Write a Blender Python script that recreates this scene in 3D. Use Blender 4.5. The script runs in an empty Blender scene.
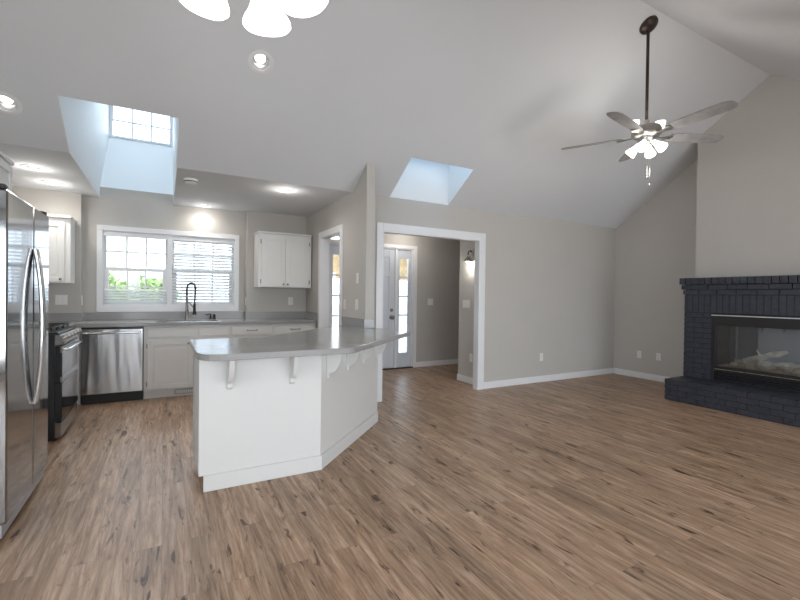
import bpy, bmesh, math, random
from mathutils import Vector, Matrix
random.seed(7)
scn = bpy.context.scene
C = scn.collection
PI = math.pi

# ---------------------------------------------------------------- camera
EYE = 1.27
cd = bpy.data.cameras.new('camera'); cam = bpy.data.objects.new('camera', cd); C.objects.link(cam)
cd.sensor_width = 36; cd.lens = 19.2137; cd.clip_start = 0.05; cd.clip_end = 200
yaw, pit, rol = .505562, .01003855, -.0127050646
cy, sy = math.cos(yaw), math.sin(yaw)
Rx = Matrix(((1,0,0),(0,math.cos(pit),-math.sin(pit)),(0,math.sin(pit),math.cos(pit))))
Rz = Matrix(((math.cos(rol),-math.sin(rol),0),(math.sin(rol),math.cos(rol),0),(0,0,1)))
M3 = Rz @ Rx
ax = [M3 @ Vector(v) for v in ((cy,0,-sy),(-sy,0,-cy),(0,1,0))]
cam.matrix_world = Matrix.Translation((0,0,EYE)) @ Matrix(ax).to_4x4()
scn.camera = cam

# ---------------------------------------------------------------- world, exposure, large lights
world = bpy.data.worlds.new('sky'); scn.world = world; world.use_nodes = True
wn = world.node_tree.nodes; wl = world.node_tree.links
wn['Background'].inputs['Color'].default_value = (0.69, 0.84, 0.99, 1)
wn['Background'].inputs['Strength'].default_value = 4.2
scn.view_settings.view_transform = 'Standard'; scn.view_settings.look = 'None'
scn.view_settings.exposure = 0.12; scn.view_settings.gamma = 1.0
scn.view_settings.use_curve_mapping = False
try: scn.cycles.max_bounces = 10; scn.cycles.diffuse_bounces = 6; scn.cycles.transparent_max_bounces = 16
except Exception: pass

def area(name, loc, direction, sx, sy_, power, col=(1,1,1)):
    l = bpy.data.lights.new(name, 'AREA'); l.shape = 'RECTANGLE'; l.size = sx; l.size_y = sy_
    l.energy = power; l.color = col
    o = bpy.data.objects.new(name, l); C.objects.link(o); o.location = loc
    o.rotation_euler = Vector(direction).to_track_quat('-Z', 'Y').to_euler()
    return o
DAY = (0.97, 0.985, 1.0)
# daylight through the glazing of the wall behind the camera and the dining side window
area('daylight_back', (-1.6,-2.62,1.25), (0,1,.12), 1.9, 1.9, 46, DAY)
area('daylight_back', (1.55,-2.62,1.25), (0,1,.12), 2.4, 1.9, 52, DAY)
area('daylight_back', (4.65,-2.62,1.25), (0,1,.12), 2.4, 1.9, 70, DAY)
area('daylight_dormer', (-.30,8.35,5.6), (0,-1,-1.15), .9, 1.0, 120, (.74,.87,1.0))
area('daylight_skylight', (2.8,4.3,3.95), (0,0,-1), .8, .5, 7, (.55,.78,1.0))
area('daylight_kitchen', (.1,8.2,3.4), (0,-1,-.95), 2.2, 1.2, 80, (.85,.93,1.0))
area('daylight_porch', (3.1,7.6,2.3), (0,-1,-.75), 1.6, .8, 42, (.9,.95,1.0))
area('daylight_side', (-3.42,0.0,1.4), (1,0,.15), 2.9, 1.6, 48, DAY)

# ---------------------------------------------------------------- materials
def newmat(name):
    m = bpy.data.materials.new(name); m.use_nodes = True
    return m, m.node_tree.nodes, m.node_tree.links, m.node_tree.nodes['Principled BSDF']
def mat(name, col, rough=.5, metal=0, noise=0, nscale=8, bump=0, bscale=60, spec=None, emit=None, estr=0, coat=0):
    m, n, l, b = newmat(name)
    b.inputs['Base Color'].default_value = (*col, 1); b.inputs['Roughness'].default_value = rough
    b.inputs['Metallic'].default_value = metal
    if spec is not None: b.inputs['Specular IOR Level'].default_value = spec
    if coat: b.inputs['Coat Weight'].default_value = coat; b.inputs['Coat Roughness'].default_value = .1
    tc = n.new('ShaderNodeTexCoord')
    if noise:
        t = n.new('ShaderNodeTexNoise'); t.inputs['Scale'].default_value = nscale; t.inputs['Detail'].default_value = 4
        l.new(tc.outputs['Object'], t.inputs['Vector'])
        r = n.new('ShaderNodeValToRGB')
        r.color_ramp.elements[0].position = .3; r.color_ramp.elements[1].position = .7
        r.color_ramp.elements[0].color = (*[c*(1-noise) for c in col], 1)
        r.color_ramp.elements[1].color = (*[min(1, c*(1+noise)) for c in col], 1)
        l.new(t.outputs['Fac'], r.inputs['Fac']); l.new(r.outputs['Color'], b.inputs['Base Color'])
    if bump:
        t = n.new('ShaderNodeTexNoise'); t.inputs['Scale'].default_value = bscale; t.inputs['Detail'].default_value = 3
        l.new(tc.outputs['Object'], t.inputs['Vector'])
        bp = n.new('ShaderNodeBump'); bp.inputs['Strength'].default_value = bump; bp.inputs['Distance'].default_value = .01
        l.new(t.outputs['Fac'], bp.inputs['Height']); l.new(bp.outputs['Normal'], b.inputs['Normal'])
    if emit:
        b.inputs['Emission Color'].default_value = (*emit, 1); b.inputs['Emission Strength'].default_value = estr
    return m

WALL = mat('greige_wall_paint', (.515,.49,.455), .75, noise=.015, nscale=3, bump=.05, bscale=140)
CEIL = mat('ceiling_paint', (.69,.705,.725), .85, noise=.012, nscale=2, bump=.05, bscale=120)
SHAFT = mat('white_shaft_paint', (.80,.82,.83), .7, bump=.03, bscale=120)
TRIM = mat('white_trim_paint', (.80,.80,.81), .38, noise=.01)
CAB = mat('white_cabinet_paint', (.77,.765,.745), .42, noise=.012, nscale=5)
ISL = mat('white_island_paint', (.70,.695,.675), .45, noise=.012, nscale=3)
COUNTER = mat('grey_quartz', (.31,.305,.30), .17, noise=.08, nscale=220, spec=.6)
BLACK = mat('black_enamel', (.012,.013,.016), .3, noise=.05)
BLACKM = mat('black_matte_metal', (.015,.015,.016), .5, noise=.05)
IRON = mat('cast_iron', (.02,.02,.022), .55, bump=.2, bscale=200)
BRONZE = mat('dark_bronze', (.055,.04,.034), .4, metal=.6, noise=.1)
NICKEL = mat('brushed_nickel', (.50,.48,.45), .3, metal=1, noise=.04, nscale=30)
CHROME = mat('polished_steel', (.75,.75,.76), .12, metal=1, noise=.02)
DKGLASS = mat('black_oven_glass', (.02,.02,.022), .06, noise=.03, spec=.8)
PLATE = mat('white_plastic_plate', (.78,.77,.74), .4, noise=.01)
SLOT = mat('dark_socket_slot', (.05,.05,.05), .5, noise=.02)
BLIND = mat('white_blind_vinyl', (.80,.81,.83), .45, noise=.01)
BRICKP = mat('charcoal_painted_brick', (.036,.040,.056), .42, noise=.25, nscale=22, bump=.5, bscale=90)
MORTAR = mat('charcoal_painted_mortar', (.014,.016,.023), .6, noise=.2, nscale=30, bump=.4, bscale=120)
FIRELINE = mat('grey_firebox_panel', (.04,.042,.05), .6, noise=.35, nscale=9, bump=.3, bscale=30)
LOG = mat('ceramic_log', (.68,.52,.34), .9, noise=.5, nscale=14, bump=.8, bscale=25)
EMBER = mat('ash_and_embers', (.62,.50,.33), .95, noise=.5, nscale=60, bump=.8, bscale=80)
LAMP = mat('lit_frosted_glass', (.9,.9,.88), .4, noise=.01, emit=(1,.97,.92), estr=2.4)
FANLAMP = mat('lit_fan_glass', (.9,.9,.88), .4, noise=.01, emit=(1,.97,.93), estr=2)
LENS = mat('lit_can_lens', (.9,.9,.9), .4, noise=.01, emit=(1,.97,.93), estr=5)
BLADE = mat('grey_walnut_blade', (.30,.29,.29), .4, noise=.2, nscale=12)
RUBBER = mat('black_rubber', (.02,.02,.02), .7, noise=.1)
GRASS = mat('lawn', (.20,.30,.10), .95, noise=.4, nscale=3, bump=.5, bscale=20)
LEAF = mat('green_leaves', (.30,.40,.14), .7, noise=.45, nscale=6)
BARK = mat('bark', (.14,.10,.07), .9, noise=.3, nscale=10, bump=.6, bscale=20)
SIDING = mat('cream_siding', (.78,.74,.58), .7, noise=.04, nscale=2)
ROOF = mat('grey_shingle', (.18,.17,.17), .9, noise=.3, nscale=20)
CEDAR = mat('cedar_boards', (.72,.54,.33), .6, noise=.25, nscale=9)
CONC = mat('porch_concrete', (.55,.54,.52), .85, noise=.08, nscale=6)
BRASS = mat('satin_nickel_lock', (.30,.28,.26), .3, metal=1, noise=.05)

def steel(name, axis, base=.55, rough=.24, warp=.06):
    m, n, l, b = newmat(name)
    b.inputs['Metallic'].default_value = 1; b.inputs['Roughness'].default_value = rough
    tc = n.new('ShaderNodeTexCoord'); mp = n.new('ShaderNodeMapping')
    mp.inputs['Scale'].default_value = (1.5,1.5,160)
    l.new(tc.outputs['Object'], mp.inputs['Vector'])
    t = n.new('ShaderNodeTexNoise'); t.inputs['Scale'].default_value = 1; t.inputs['Detail'].default_value = 2
    l.new(mp.outputs['Vector'], t.inputs['Vector'])
    r = n.new('ShaderNodeMapRange'); r.inputs['To Min'].default_value = rough-.015; r.inputs['To Max'].default_value = rough+.02
    l.new(t.outputs['Fac'], r.inputs['Value']); l.new(r.outputs['Result'], b.inputs['Roughness'])
    c = n.new('ShaderNodeValToRGB')
    c.color_ramp.elements[0].color = (base*.98,base*.98,base*.99,1); c.color_ramp.elements[1].color = (base*1.02,base*1.02,base*1.02,1)
    l.new(t.outputs['Fac'], c.inputs['Fac']); l.new(c.outputs['Color'], b.inputs['Base Color'])
    # slow warp of the sheet metal
    mp2 = n.new('ShaderNodeMapping'); mp2.inputs['Scale'].default_value = (5,5,.7)
    l.new(tc.outputs['Object'], mp2.inputs['Vector'])
    t2 = n.new('ShaderNodeTexNoise'); t2.inputs['Scale'].default_value = 1.3; t2.inputs['Detail'].default_value = 1
    l.new(mp2.outputs['Vector'], t2.inputs['Vector'])
    bp = n.new('ShaderNodeBump'); bp.inputs['Strength'].default_value = warp; bp.inputs['Distance'].default_value = .05
    l.new(t2.outputs['Fac'], bp.inputs['Height']); l.new(bp.outputs['Normal'], b.inputs['Normal'])
    return m
STEEL = steel('brushed_stainless', 'h', .38, .2)
STEELF = steel('brushed_stainless_door', 'h', .36, .085, .025)
STEELD = steel('brushed_stainless_warped', 'h', .52, .2, .3)

def glass_mat(name, refl=.06, tint=(1,1,1), rough=.0):
    m = bpy.data.materials.new(name); m.use_nodes = True
    n = m.node_tree.nodes; l = m.node_tree.links; n.clear()
    o = n.new('ShaderNodeOutputMaterial'); mx = n.new('ShaderNodeMixShader')
    tr = n.new('ShaderNodeBsdfTransparent'); tr.inputs['Color'].default_value = (*tint, 1)
    gl = n.new('ShaderNodeBsdfGlossy'); gl.inputs['Roughness'].default_value = rough
    fr = n.new('ShaderNodeFresnel'); fr.inputs['IOR'].default_value = 1.45
    ad = n.new('ShaderNodeMath'); ad.operation = 'ADD'; ad.inputs[1].default_value = refl-.035; ad.use_clamp = True
    l.new(fr.outputs[0], ad.inputs[0]); l.new(ad.outputs[0], mx.inputs[0])
    l.new(tr.outputs[0], mx.inputs[1]); l.new(gl.outputs[0], mx.inputs[2]); l.new(mx.outputs[0], o.inputs[0])
    return m
GLASS = glass_mat('window_glass')
FGLASS = glass_mat('fireplace_glass', .14, (.85,.9,.95))

def floor_mat():
    m, n, l, b = newmat('vinyl_plank_floor'); b.inputs['Specular IOR Level'].default_value = .38
    tc = n.new('ShaderNodeTexCoord'); sep = n.new('ShaderNodeSeparateXYZ'); l.new(tc.outputs['Object'], sep.inputs[0])
    cb = n.new('ShaderNodeCombineXYZ'); l.new(sep.outputs['Y'], cb.inputs['X']); l.new(sep.outputs['X'], cb.inputs['Y'])
    br = n.new('ShaderNodeTexBrick'); br.offset = .37; br.offset_frequency = 2
    br.inputs['Scale'].default_value = 1; br.inputs['Brick Width'].default_value = 1.22; br.inputs['Row Height'].default_value = .125
    br.inputs['Mortar Size'].default_value = .0016; br.inputs['Mortar Smooth'].default_value = .3
    br.inputs['Color1'].default_value = (0,0,0,1); br.inputs['Color2'].default_value = (1,1,1,1)
    br.inputs['Mortar'].default_value = (.5,.5,.5,1)
    l.new(cb.outputs[0], br.inputs['Vector'])
    sh = n.new('ShaderNodeMath'); sh.operation = 'MULTIPLY'; sh.inputs[1].default_value = 37
    l.new(br.outputs['Color'], sh.inputs[0])
    def noise(sx, sy_, det, rough=.6, dist=0):
        mp = n.new('ShaderNodeMapping'); mp.inputs['Scale'].default_value = (sx, sy_, 1)
        l.new(tc.outputs['Object'], mp.inputs['Vector'])
        t = n.new('ShaderNodeTexNoise'); t.noise_dimensions = '4D'; t.inputs['Scale'].default_value = 1
        t.inputs['Detail'].default_value = det; t.inputs['Roughness'].default_value = rough; t.inputs['Distortion'].default_value = dist
        l.new(mp.outputs[0], t.inputs['Vector']); l.new(sh.outputs[0], t.inputs['W'])
        return t
    g = noise(38, 2.8, 8, .74, .6)
    r = n.new('ShaderNodeValToRGB'); e = r.color_ramp.elements
    e[0].position = .30; e[0].color = (.118,.068,.042,1)
    e[1].position = .70; e[1].color = (.64,.475,.345,1)
    k = e.new(.49); k.color = (.375,.242,.153,1)
    l.new(g.outputs['Fac'], r.inputs['Fac'])
    g2 = noise(9, .7, 3, .5, .3)
    r2 = n.new('ShaderNodeValToRGB'); r2.color_ramp.elements[0].position = .3; r2.color_ramp.elements[0].color = (.74,.72,.70,1)
    r2.color_ramp.elements[1].position = .7; r2.color_ramp.elements[1].color = (1.22,1.22,1.24,1)
    l.new(g2.outputs['Fac'], r2.inputs['Fac'])
    m1 = n.new('ShaderNodeMix'); m1.data_type = 'RGBA'; m1.blend_type = 'MULTIPLY'; m1.inputs['Factor'].default_value = 1
    l.new(r.outputs['Color'], m1.inputs['A']); l.new(r2.outputs['Color'], m1.inputs['B'])
    # knots and dark streaks
    k1 = noise(20, 4.2, 3, .55, .8)
    rk = n.new('ShaderNodeValToRGB'); rk.color_ramp.elements[0].position = .315; rk.color_ramp.elements[0].color = (.20,.14,.11,1)
    rk.color_ramp.elements[1].position = .40; rk.color_ramp.elements[1].color = (1,1,1,1)
    l.new(k1.outputs['Fac'], rk.inputs['Fac'])
    m2 = n.new('ShaderNodeMix'); m2.data_type = 'RGBA'; m2.blend_type = 'MULTIPLY'; m2.inputs['Factor'].default_value = 1
    l.new(m1.outputs['Result'], m2.inputs['A']); l.new(rk.outputs['Color'], m2.inputs['B'])
    # plank to plank tone
    hs = n.new('ShaderNodeMapRange'); hs.inputs['To Min'].default_value = .91; hs.inputs['To Max'].default_value = 1.10
    l.new(br.outputs['Color'], hs.inputs['Value'])
    m3 = n.new('ShaderNodeVectorMath'); m3.operation = 'SCALE'
    l.new(m2.outputs['Result'], m3.inputs[0]); l.new(hs.outputs['Result'], m3.inputs['Scale'])
    # seams
    m4 = n.new('ShaderNodeMix'); m4.data_type = 'RGBA'; m4.inputs['B'].default_value = (.075,.052,.04,1)
    sm = n.new('ShaderNodeMath'); sm.operation = 'MULTIPLY'; sm.inputs[1].default_value = .35
    l.new(br.outputs['Fac'], sm.inputs[0]); l.new(sm.outputs[0], m4.inputs['Factor'])
    l.new(m3.outputs[0], m4.inputs['A']); l.new(m4.outputs['Result'], b.inputs['Base Color'])
    rr = n.new('ShaderNodeMapRange'); rr.inputs['To Min'].default_value = .30; rr.inputs['To Max'].default_value = .44
    l.new(g.outputs['Fac'], rr.inputs['Value']); l.new(rr.outputs['Result'], b.inputs['Roughness'])
    bp = n.new('ShaderNodeBump'); bp.inputs['Strength'].default_value = .12; bp.inputs['Distance'].default_value = .003
    l.new(g.outputs['Fac'], bp.inputs['Height']); l.new(bp.outputs['Normal'], b.inputs['Normal'])
    return m
FLOOR = floor_mat()

# ---------------------------------------------------------------- mesh helpers
class MB:
    def __init__(s): s.bm = bmesh.new()
    def box(s, x0,x1,y0,y1,z0,z1):
        v = [s.bm.verts.new(p) for p in ((x0,y0,z0),(x1,y0,z0),(x1,y1,z0),(x0,y1,z0),(x0,y0,z1),(x1,y0,z1),(x1,y1,z1),(x0,y1,z1))]
        for f in ((3,2,1,0),(4,5,6,7),(0,1,5,4),(1,2,6,5),(2,3,7,6),(3,0,4,7)): s.bm.faces.new([v[i] for i in f])
        return s
    def prism(s, pts, axis, a, b):
        # pts are 2D in the plane across axis: x->(y,z) y->(x,z) z->(x,y)
        def P(p, t): return {'x':(t,p[0],p[1]),'y':(p[0],t,p[1]),'z':(p[0],p[1],t)}[axis]
        A = [s.bm.verts.new(P(p,a)) for p in pts]; B = [s.bm.verts.new(P(p,b)) for p in pts]
        n = len(pts); s.bm.faces.new(A); s.bm.faces.new(B[::-1])
        for i in range(n): s.bm.faces.new((A[i],B[i],B[(i+1)%n],A[(i+1)%n]))
        return s
    def lathe(s, prof, c=(0,0,0), seg=24, M=None):
        rings = []
        for r, z in prof:
            if r < 1e-5: rings.append([s.bm.verts.new((0,0,z))])
            else: rings.append([s.bm.verts.new((r*math.cos(2*PI*i/seg), r*math.sin(2*PI*i/seg), z)) for i in range(seg)])
        for a, b in zip(rings, rings[1:]):
            for i in range(seg):
                j = (i+1) % seg
                if len(a) == 1 and len(b) == 1: continue
                if len(a) == 1: s.bm.faces.new((a[0], b[i], b[j]))
                elif len(b) == 1: s.bm.faces.new((a[i], a[j], b[0]))
                else: s.bm.faces.new((a[i], a[j], b[j], b[i]))
        vs = [v for r in rings for v in r]
        T = Matrix.Translation(c) @ (M.to_4x4() if M else Matrix.Identity(4))
        bmesh.ops.transform(s.bm, matrix=T, verts=vs)
        return s
    def cyl(s, p0, p1, r, r2=None, seg=16):
        p0, p1 = Vector(p0), Vector(p1); d = p1-p0; r2 = r if r2 is None else r2
        M = d.to_track_quat('Z','Y').to_matrix()
        return s.lathe([(0,0),(r,0),(r2,d.length),(0,d.length)], p0, seg, M)
    def tube(s, pts, r, seg=10, close=False):
        pts = [Vector(p) for p in pts]; rings = []; up = None
        rs = r if isinstance(r, (list,tuple)) else [r]*len(pts)
        for i, p in enumerate(pts):
            t = (pts[min(i+1,len(pts)-1)] - pts[max(i-1,0)]).normalized()
            if up is None: up = Vector((0,0,1)) if abs(t.z) < .9 else Vector((0,1,0))
            a = t.cross(up).normalized(); bvec = a.cross(t).normalized(); up = bvec
            rings.append([s.bm.verts.new(p + a*rs[i]*math.cos(2*PI*k/seg) + bvec*rs[i]*math.sin(2*PI*k/seg)) for k in range(seg)])
        for A, B in zip(rings, rings[1:]):
            for k in range(seg): s.bm.faces.new((A[k],A[(k+1)%seg],B[(k+1)%seg],B[k]))
        s.bm.faces.new(rings[0][::-1]); s.bm.faces.new(rings[-1])
        return s
    def build(s, name, m, parent=None, bevel=0, smooth=False, seg=2):
        bmesh.ops.recalc_face_normals(s.bm, faces=s.bm.faces)
        me = bpy.data.meshes.new(name); s.bm.to_mesh(me); s.bm.free(); me.materials.append(m)
        if smooth:
            for p in me.polygons: p.use_smooth = True
            try: me.set_sharp_from_angle(angle=math.radians(40))
            except Exception: pass
        o = bpy.data.objects.new(name, me); C.objects.link(o)
        if parent:
            o.parent = parent
            if parent.type == 'EMPTY': o.location = -Vector(parent.location)
        if bevel:
            b = o.modifiers.new('bevel','BEVEL'); b.width = bevel; b.segments = seg; b.limit_method = 'ANGLE'; b.angle_limit = math.radians(50)
        return o
def tag(o, label=None, cat=None, group=None, kind=None):
    if label: o['label'] = label
    if cat: o['category'] = cat
    if group: o['group'] = group
    if kind: o['kind'] = kind
    return o
def thing(name, label, cat, loc=(0,0,0), group=None):
    o = bpy.data.objects.new(name, None); C.objects.link(o); o.location = loc; o.empty_display_size = .1
    return tag(o, label, cat, group)
def sroot(name, loc, label, cat='structure'):
    o = bpy.data.objects.new(name, None); C.objects.link(o); o.location = loc; o.empty_display_size = .1
    return tag(o, label, cat, None, 'structure')
def struct(name, mb, m, label, cat, bevel=0):
    return tag(mb.build(name, m, None, bevel), label, cat, None, 'structure')
def dup(root, loc, rotz=0, label=None, group=None, rot=None):
    r = root.copy(); C.objects.link(r); r.location = loc
    r.rotation_euler = rot if rot is not None else (0,0,rotz)
    if label: r['label'] = label
    if group: r['group'] = group
    for ch in list(root.children):
        c = ch.copy(); C.objects.link(c); c.parent = r
        for g in ch.children:
            d = g.copy(); C.objects.link(d); d.parent = c
    return r
def cells(u0,u1,v0,v1,holes):
    us = sorted({u0,u1,*[h[0] for h in holes],*[h[1] for h in holes]})
    vs = sorted({v0,v1,*[h[2] for h in holes],*[h[3] for h in holes]})
    out = []
    for a,b in zip(us,us[1:]):
        for c,d in zip(vs,vs[1:]):
            m_ = ((a+b)/2,(c+d)/2)
            if not any(h[0]<m_[0]<h[1] and h[2]<m_[1]<h[3] for h in holes): out.append((a,b,c,d))
    return out
def lamp(name, loc, power, radius=.05, col=(1,.95,.88), spot=None, rot=None, parent=None):
    l = bpy.data.lights.new(name, 'SPOT' if spot else 'POINT'); l.energy = power; l.color = col; l.shadow_soft_size = radius
    if spot: l.spot_size = math.radians(spot); l.spot_blend = .6
    o = bpy.data.objects.new(name, l); C.objects.link(o); o.location = loc
    if rot: o.rotation_euler = rot
    if parent: o.parent = parent; o.location = Vector(loc)-Vector(parent.location)
    return o

# ================================================================= SETTING
ZC = 2.455; SL = .645; YM = 4.576; YR = 2.318; ZR = ZC+SL*(YM-YR)
YB = -2.5; XL = -1.5; XLL = -3.3; XR = 6.69; YW = 6.55; YG = 6.40
T = .12; TM = .07
CANS = [(-1.10,5.31),(-1.07,5.93),(.47,6.36),(1.21,4.90),(-1.046,4.241),(.668,3.547)]
def ch_(x,y): return (x-.066,x+.066,y-.066,y+.066)
def vz(y): return ZC+SL*(YM-y) if y >= YR else ZR-SL*(YR-y)
YE = YR-(ZR-ZC)/SL   # where the back slope meets the flat part
F = MB().box(XLL-.1,XR+.1,YB-.1,6.62,-.1,0)
struct('floor', F, FLOOR, 'brown vinyl plank floor running through kitchen, foyer and living room', 'floor')

# ceilings
c = MB()
for a,b,u,v in cells(XLL,XR+T,YR,YM,[(-.712,.105,4.11,YM),(2.37,3.23,4.06,YM),ch_(*CANS[4]),ch_(*CANS[5])]):
    c.prism([(u,vz(u)),(v,vz(v)),(v,vz(v)+.06),(u,vz(u)+.06)], 'x', a, b)
struct('ceiling', c, CEIL, 'sloping white vault ceiling that falls toward the kitchen', 'ceiling')
c = MB().prism([(YE,ZC),(YR,ZR),(YR,ZR+.06),(YE,ZC+.06)], 'x', XLL, XR+T)
struct('ceiling', c, CEIL, 'far slope of the vault ceiling above the fireplace', 'ceiling')
c = MB().box(XLL,XR+T,YB-T,YE,ZC,ZC+.06)
struct('ceiling', c, CEIL, 'flat ceiling behind the vault', 'ceiling')
c = MB()
for a,b,u,v in cells(XL-T,2.0,YM,YW,[(-.712,.105,YM,YW),*[ch_(*q) for q in CANS[:4]]]): c.box(a,b,u,v,ZC,ZC+.06)
struct('ceiling', c, CEIL, 'low flat ceiling over the kitchen', 'ceiling')
c = MB().box(2.0,5.5,YM+TM,6.62,ZC-.005,ZC+.06)
struct('ceiling', c, CEIL, 'flat foyer ceiling behind the cased opening', 'ceiling')

# kitchen light shaft with its dormer window
x0,x1 = -.712,.105; zt = 4.85; YD = 7.52; zs = 3.53
s_ = MB()
e_ = .001
pg = [(4.111,vz(4.11)+e_),(YM,ZC+e_),(YW-e_,ZC+e_),(YW-e_,2.595),(YD,zs),(YD,zt),(4.11,zt)]
s_.prism(pg, 'x', x0-.05, x0+e_); s_.prism(pg, 'x', x1-e_, x1+.05)
s_.prism([(4.06,vz(4.06)+e_),(4.111,vz(4.111)+e_),(4.111,zt),(4.06,zt)],'x',x0-.05,x1+.05)
for a,b,u,v in cells(x0-.05,x1+.05,4.06,YD+.1,[(x0+.04,x1-.04,4.6,YD-.15)]): s_.box(a,b,u,v,zt,zt+.05)
s_.prism([(YW,2.595),(YD,zs),(YD+.06,zs-.08),(YW+.06,2.505)], 'x', x0, x1)
struct('ceiling', s_, SHAFT, 'white light shaft rising over the kitchen window', 'light shaft')
w = sroot('window_2', ((x0+x1)/2,YD,zs), 'gridded clerestory window high in the kitchen light shaft', 'window')
f = MB()
for a,b,u,v in cells(x0,x1,zs,zt,[(x0+.05,x1-.04,zs+.03,zt-.15)]): f.box(a,b,YD-.02,YD+.05,u,v)
f.build('frame', TRIM, w)
g = MB()
gx = [x0+.05+(x1-x0-.09)*i/3 for i in (1,2)]
for q in gx: g.box(q-.011,q+.011,YD,YD+.02,zs+.03,zt-.15)
for q in (1,2,3,4): z = zs+.03+(zt-zs-.18)*q/5; g.box(x0+.05,x1-.04,YD+.001,YD+.019,z-.011,z+.011)
g.build('grille', TRIM, w)
MB().box(x0+.05,x1-.04,YD+.025,YD+.031,zs+.03,zt-.15).build('pane', GLASS, w)

w = sroot('added_roof_glazing', ((x0+x1)/2,6.0,zt), 'unseen roof glazing added to brighten the kitchen light shaft', 'skylight')  # glazed top is added out of view so sky light falls down the shaft
MB().box(x0+.04,x1-.04,4.6,YD-.15,zt+.02,zt+.026).build('pane', GLASS, w)
m_ = MB()
for q in (5.3,6.1,6.9): m_.box(x0+.04,x1-.04,q-.02,q+.02,zt,zt+.019)
m_.build('glazing_bar', TRIM, w)

# skylight shaft over the opening
x0,x1,y0,y1 = 2.37,3.23,4.06,YM; zt = 3.45
s_ = MB()
poly = [(y0,vz(y0)+e_),(y1-e_,vz(y1-e_)+e_),(y1-e_,zt-.15),(y0,zt+.15)]
s_.prism(poly, 'x', x0-.05, x0+e_); s_.prism(poly, 'x', x1-e_, x1+.05)
s_.prism([(y0-.05,vz(y0-.05)+e_),(y0+e_,vz(y0)+e_),(y0+e_,zt+.15),(y0-.05,zt+.15)],'x',x0-.05,x1+.05)
s_.box(x0-.05,x1+.05,y1-e_,y1+.05,ZC+e_,zt-.15)
struct('ceiling', s_, SHAFT, 'white skylight shaft above the cased opening', 'light shaft')
w = sroot('window_3', ((x0+x1)/2,(y0+y1)/2,zt), 'skylight set in the vault above the cased opening', 'skylight')
f = MB()
for a,b,u,v in cells(x0-.05,x1+.05,y0-.05,y1+.05,[(x0+.02,x1-.02,y0+.02,y1-.02)]):
    k = lambda y: zt+.15-.3*(y-y0)/(y1-y0)
    f.prism([(u,k(u)),(v,k(v)),(v,k(v)+.06),(u,k(u)+.06)],'x',a,b)
f.build('frame', TRIM, w)
MB().prism([(y0,zt+.17),(y1,zt-.13),(y1,zt-.124),(y0,zt+.176)],'x',x0+.02,x1-.02).build('pane', glass_mat('tinted_skylight_glass',.06,(.85,.92,.97)), w)

# walls
OX0,OX1,OZ = 2.285,3.76,2.04
def wallbox(name, axis, a, b, u0,u1,z0,z1, holes, label, m=WALL):
    w = MB()
    for p,q,r,s2 in cells(u0,u1,z0,z1,holes):
        if axis == 'y': w.box(p,q,a,b,r,s2)
        else: w.box(a,b,p,q,r,s2)
    return struct(name, w, m, label, 'wall')
wallbox('wall_middle','y',YM,YM+TM, 2.0,XR+T, 0,ZC, [(OX0,OX1,0,OZ)], 'long greige living room wall holding the cased opening')
WX0,WX1,WZ0,WZ1 = -.69,.90,1.08,2.06
w = MB()
for p,q,r,s2 in cells(-.88,1.04,0,2.595,[(WX0,WX1,WZ0,WZ1),(-.88,-.712,ZC,2.595),(.105,1.04,ZC,2.595)]): w.box(p,q,YW,YW+T,r,s2)
struct('wall_back', w, WALL, 'greige wall around the kitchen window', 'wall')
struct('wall_back', MB().box(XL-T,-.88,YG,YW+T,0,ZC), WALL, 'greige wall stub behind the left upper cabinet', 'wall', .004)
struct('wall_back', MB().box(1.04,2.0,YG,YW+T,0,ZC), WALL, 'greige wall stub behind the double door upper cabinet', 'wall', .004)
w = MB()
for p,q,r,s2 in cells(YM,YG,0,ZC,[(4.94,5.70,0,2.06)]): w.box(1.9,2.0,p,q,r,s2)
w.prism([(4.2,0),(YM,0),(YM,ZC),(4.2,vz(4.2))],'x',1.9,2.0)
struct('wall_divider', w, WALL, 'greige wall between kitchen and foyer ending in a narrow post face', 'wall')
w = MB().prism([(2.6,0),(YW,0),(YW,ZC),(YM,ZC),(2.6,vz(2.6))],'x',XL-T,XL)
struct('wall_left', w, WALL, 'greige wall behind refrigerator and range', 'wall')
struct('wall_left', MB().prism([(XLL,0),(XL-T,0),(XL-T,vz(2.6)),(XLL,vz(2.6))],'y',2.6,2.72), WALL, 'greige return wall beside the refrigerator', 'wall')
w = MB()
for p,q,r,s2 in cells(YB,2.72,0,ZC,[(-1.5,1.5,.55,2.2)]): w.box(XLL-T,XLL,p,q,r,s2)
w.prism([(YE,ZC),(2.72,ZC),(2.72,vz(2.72)),(YR,ZR)],'x',XLL-T,XLL)
struct('wall_left', w, WALL, 'greige dining side wall with a window', 'wall')
wallbox('wall_front','y',YB-T,YB, XLL-T,XR+T, 0,ZC, [(-2.6,-.6,.25,2.2),(.3,2.8,.25,2.2),(3.4,5.9,.25,2.2)], 'greige wall of large windows behind the viewer')
w = MB().prism([(YB,0),(YM,0),(YM,ZC),(YR,ZR),(YE,ZC),(YB,ZC)],'x',XR,XR+T)
struct('wall_right', w, WALL, 'greige gable end wall beside the fireplace', 'wall')
# chimney breast
BY0,BY1,BX = 1.12,3.08,6.2
w = MB().prism([(BY0,1.555),(BY1,1.555),(BY1,vz(BY1)),(YR,ZR),(BY0,vz(BY0))],'x',BX,XR)
struct('wall_chimney', w, WALL, 'greige chimney breast above the brick fireplace', 'wall')
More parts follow.
